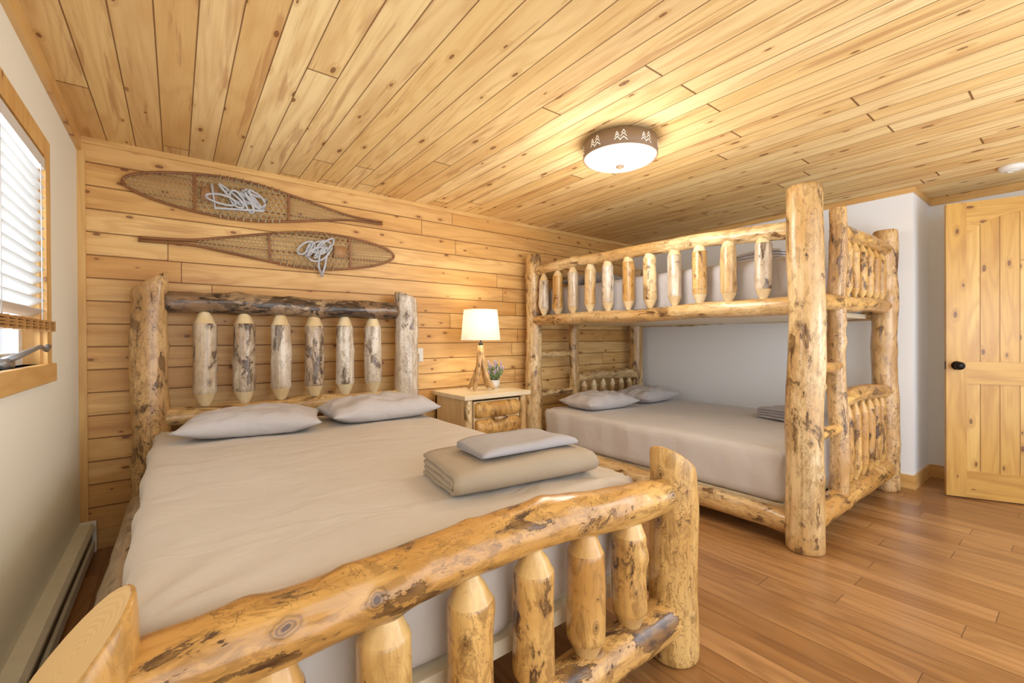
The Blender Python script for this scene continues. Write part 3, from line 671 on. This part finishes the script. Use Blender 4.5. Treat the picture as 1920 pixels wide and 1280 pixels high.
# ceiling light
cl=empty('ceiling_light',(2.62,-1.86,H),'round flush ceiling light, brown band with pine-tree cutouts','ceiling light')
bm=bmesh.new(); lathe(bm,[(.09,0),(.09,-.012),(.213,-.014),(.222,-.016),(.222,-.108),(.217,-.108),(.214,-.02)],64); rel('metal_band',bm,mBand,cl)
bm=bmesh.new(); lathe(bm,[(.214,-.10),(.20,-.118),(.16,-.135),(.10,-.148),(.0,-.155)],64); bmesh.ops.recalc_face_normals(bm,faces=bm.faces[:]); rel('glass_diffuser',bm,mDiff,cl,label='glowing frosted glass bowl')
bm=bmesh.new(); lathe(bm,[(0,-.153),(.026,-.153),(.026,-.160),(.010,-.166),(.008,-.174),(0,-.178)],20); rel('finial',bm,mBand,cl)
def tree2d(ox,s):
    segs=[]
    for zz,ww in ((.026,.009),(.012,.013),(-.004,.017)):
        segs+= [((ox-ww*s,zz*s-.015*s),(ox,zz*s)),((ox,zz*s),(ox+ww*s,zz*s-.015*s))]
    return segs
for k in range(9):
    a0=k*2*math.pi/9+.35; bm=bmesh.new()
    for seg_ in tree2d(-.020,.95)+tree2d(.016,1.3):
        (ax_,az),(bx_,bz)=seg_
        def cyl(u,z): 
            a=a0+u/.2235; return (.2235*math.cos(a),.2235*math.sin(a),-.066+z)
        t_=.0026
        vs=[bm.verts.new(cyl(ax_,az-t_)),bm.verts.new(cyl(bx_,bz-t_)),bm.verts.new(cyl(bx_,bz+t_)),bm.verts.new(cyl(ax_,az+t_))]
        bm.faces.new(vs)
    rel('tree_cutout',bm,mCut,cl,False)
# smoke detector
sd_=empty('smoke_detector',(5.17,-3.27,H),'round white smoke detector on the plank ceiling','smoke detector')
bm=bmesh.new(); lathe(bm,[(0,0),(.07,0),(.07,-.022),(.055,-.034),(.03,-.038),(0,-.038)],32); bmesh.ops.recalc_face_normals(bm,faces=bm.faces[:]); rel('cover',bm,mPlastic,sd_)
bm=bmesh.new(); lathe(bm,[(.030,-.037),(.030,-.042),(.022,-.042),(.022,-.037)],24); rel('test_button',bm,mPlastic,sd_)
# ---------------------------------------------------------------- lights
def light(name,typ,loc,energy,col,size=None,rot=None,sy=None):
    l=bpy.data.lights.new(name,typ); l.energy=energy; l.color=col
    if typ=='POINT': l.shadow_soft_size=size
    if typ=='AREA': l.shape='RECTANGLE'; l.size=size; l.size_y=sy or size
    o=bpy.data.objects.new(name,l); o.location=loc
    if rot: o.rotation_euler=rot
    C.objects.link(o); return o
light('ceiling_light_glow','POINT',(2.62,-1.86,1.95),24,(1,.97,.92),.22)
light('table_lamp_glow','POINT',(lx,ly,lz+.60),12,(1,.88,.70),.04)
light('window_daylight','AREA',(-.6,-1.55,1.6),60,(.86,.93,1),1.2,(0,math.radians(-90),0),.9)
light('rear_area_fill','AREA',(2.4,-4.6,1.3),54,(.88,.94,1),4.4,(math.radians(98),0,0),2.0)  # unseen area light added behind the camera as general room fill
light('rear_point_fill','POINT',(3.9,-4.35,1.35),26,(.93,.96,1),.35)  # bare point added out of view to brighten left wall and bunk interior
w=bpy.data.worlds.new('World'); bpy.context.scene.world=w; w.use_nodes=True
bg=w.node_tree.nodes['Background']; bg.inputs[0].default_value=(.92,.955,1,1); bg.inputs[1].default_value=1.04
# ---------------------------------------------------------------- camera
yaw,pit,rol=.6516,-.0044,-.0061
f=Vector((math.sin(yaw)*math.cos(pit),math.cos(yaw)*math.cos(pit),math.sin(pit)))
r=Vector((math.cos(yaw),-math.sin(yaw),0)); u=r.cross(f)
r2=r*math.cos(rol)+u*math.sin(rol); u2=-r*math.sin(rol)+u*math.cos(rol)
mw=Matrix((( r2.x,u2.x,-f.x,.4532),(r2.y,u2.y,-f.y,-3.6018),(r2.z,u2.z,-f.z,1.2312),(0,0,0,1)))
cd=bpy.data.cameras.new('camera'); cd.sensor_width=36; cd.lens=826.3*36/1920; cd.clip_start=.02
co=bpy.data.objects.new('camera',cd); co.matrix_world=mw; C.objects.link(co); bpy.context.scene.camera=co
bpy.context.scene.view_settings.view_transform='Standard'
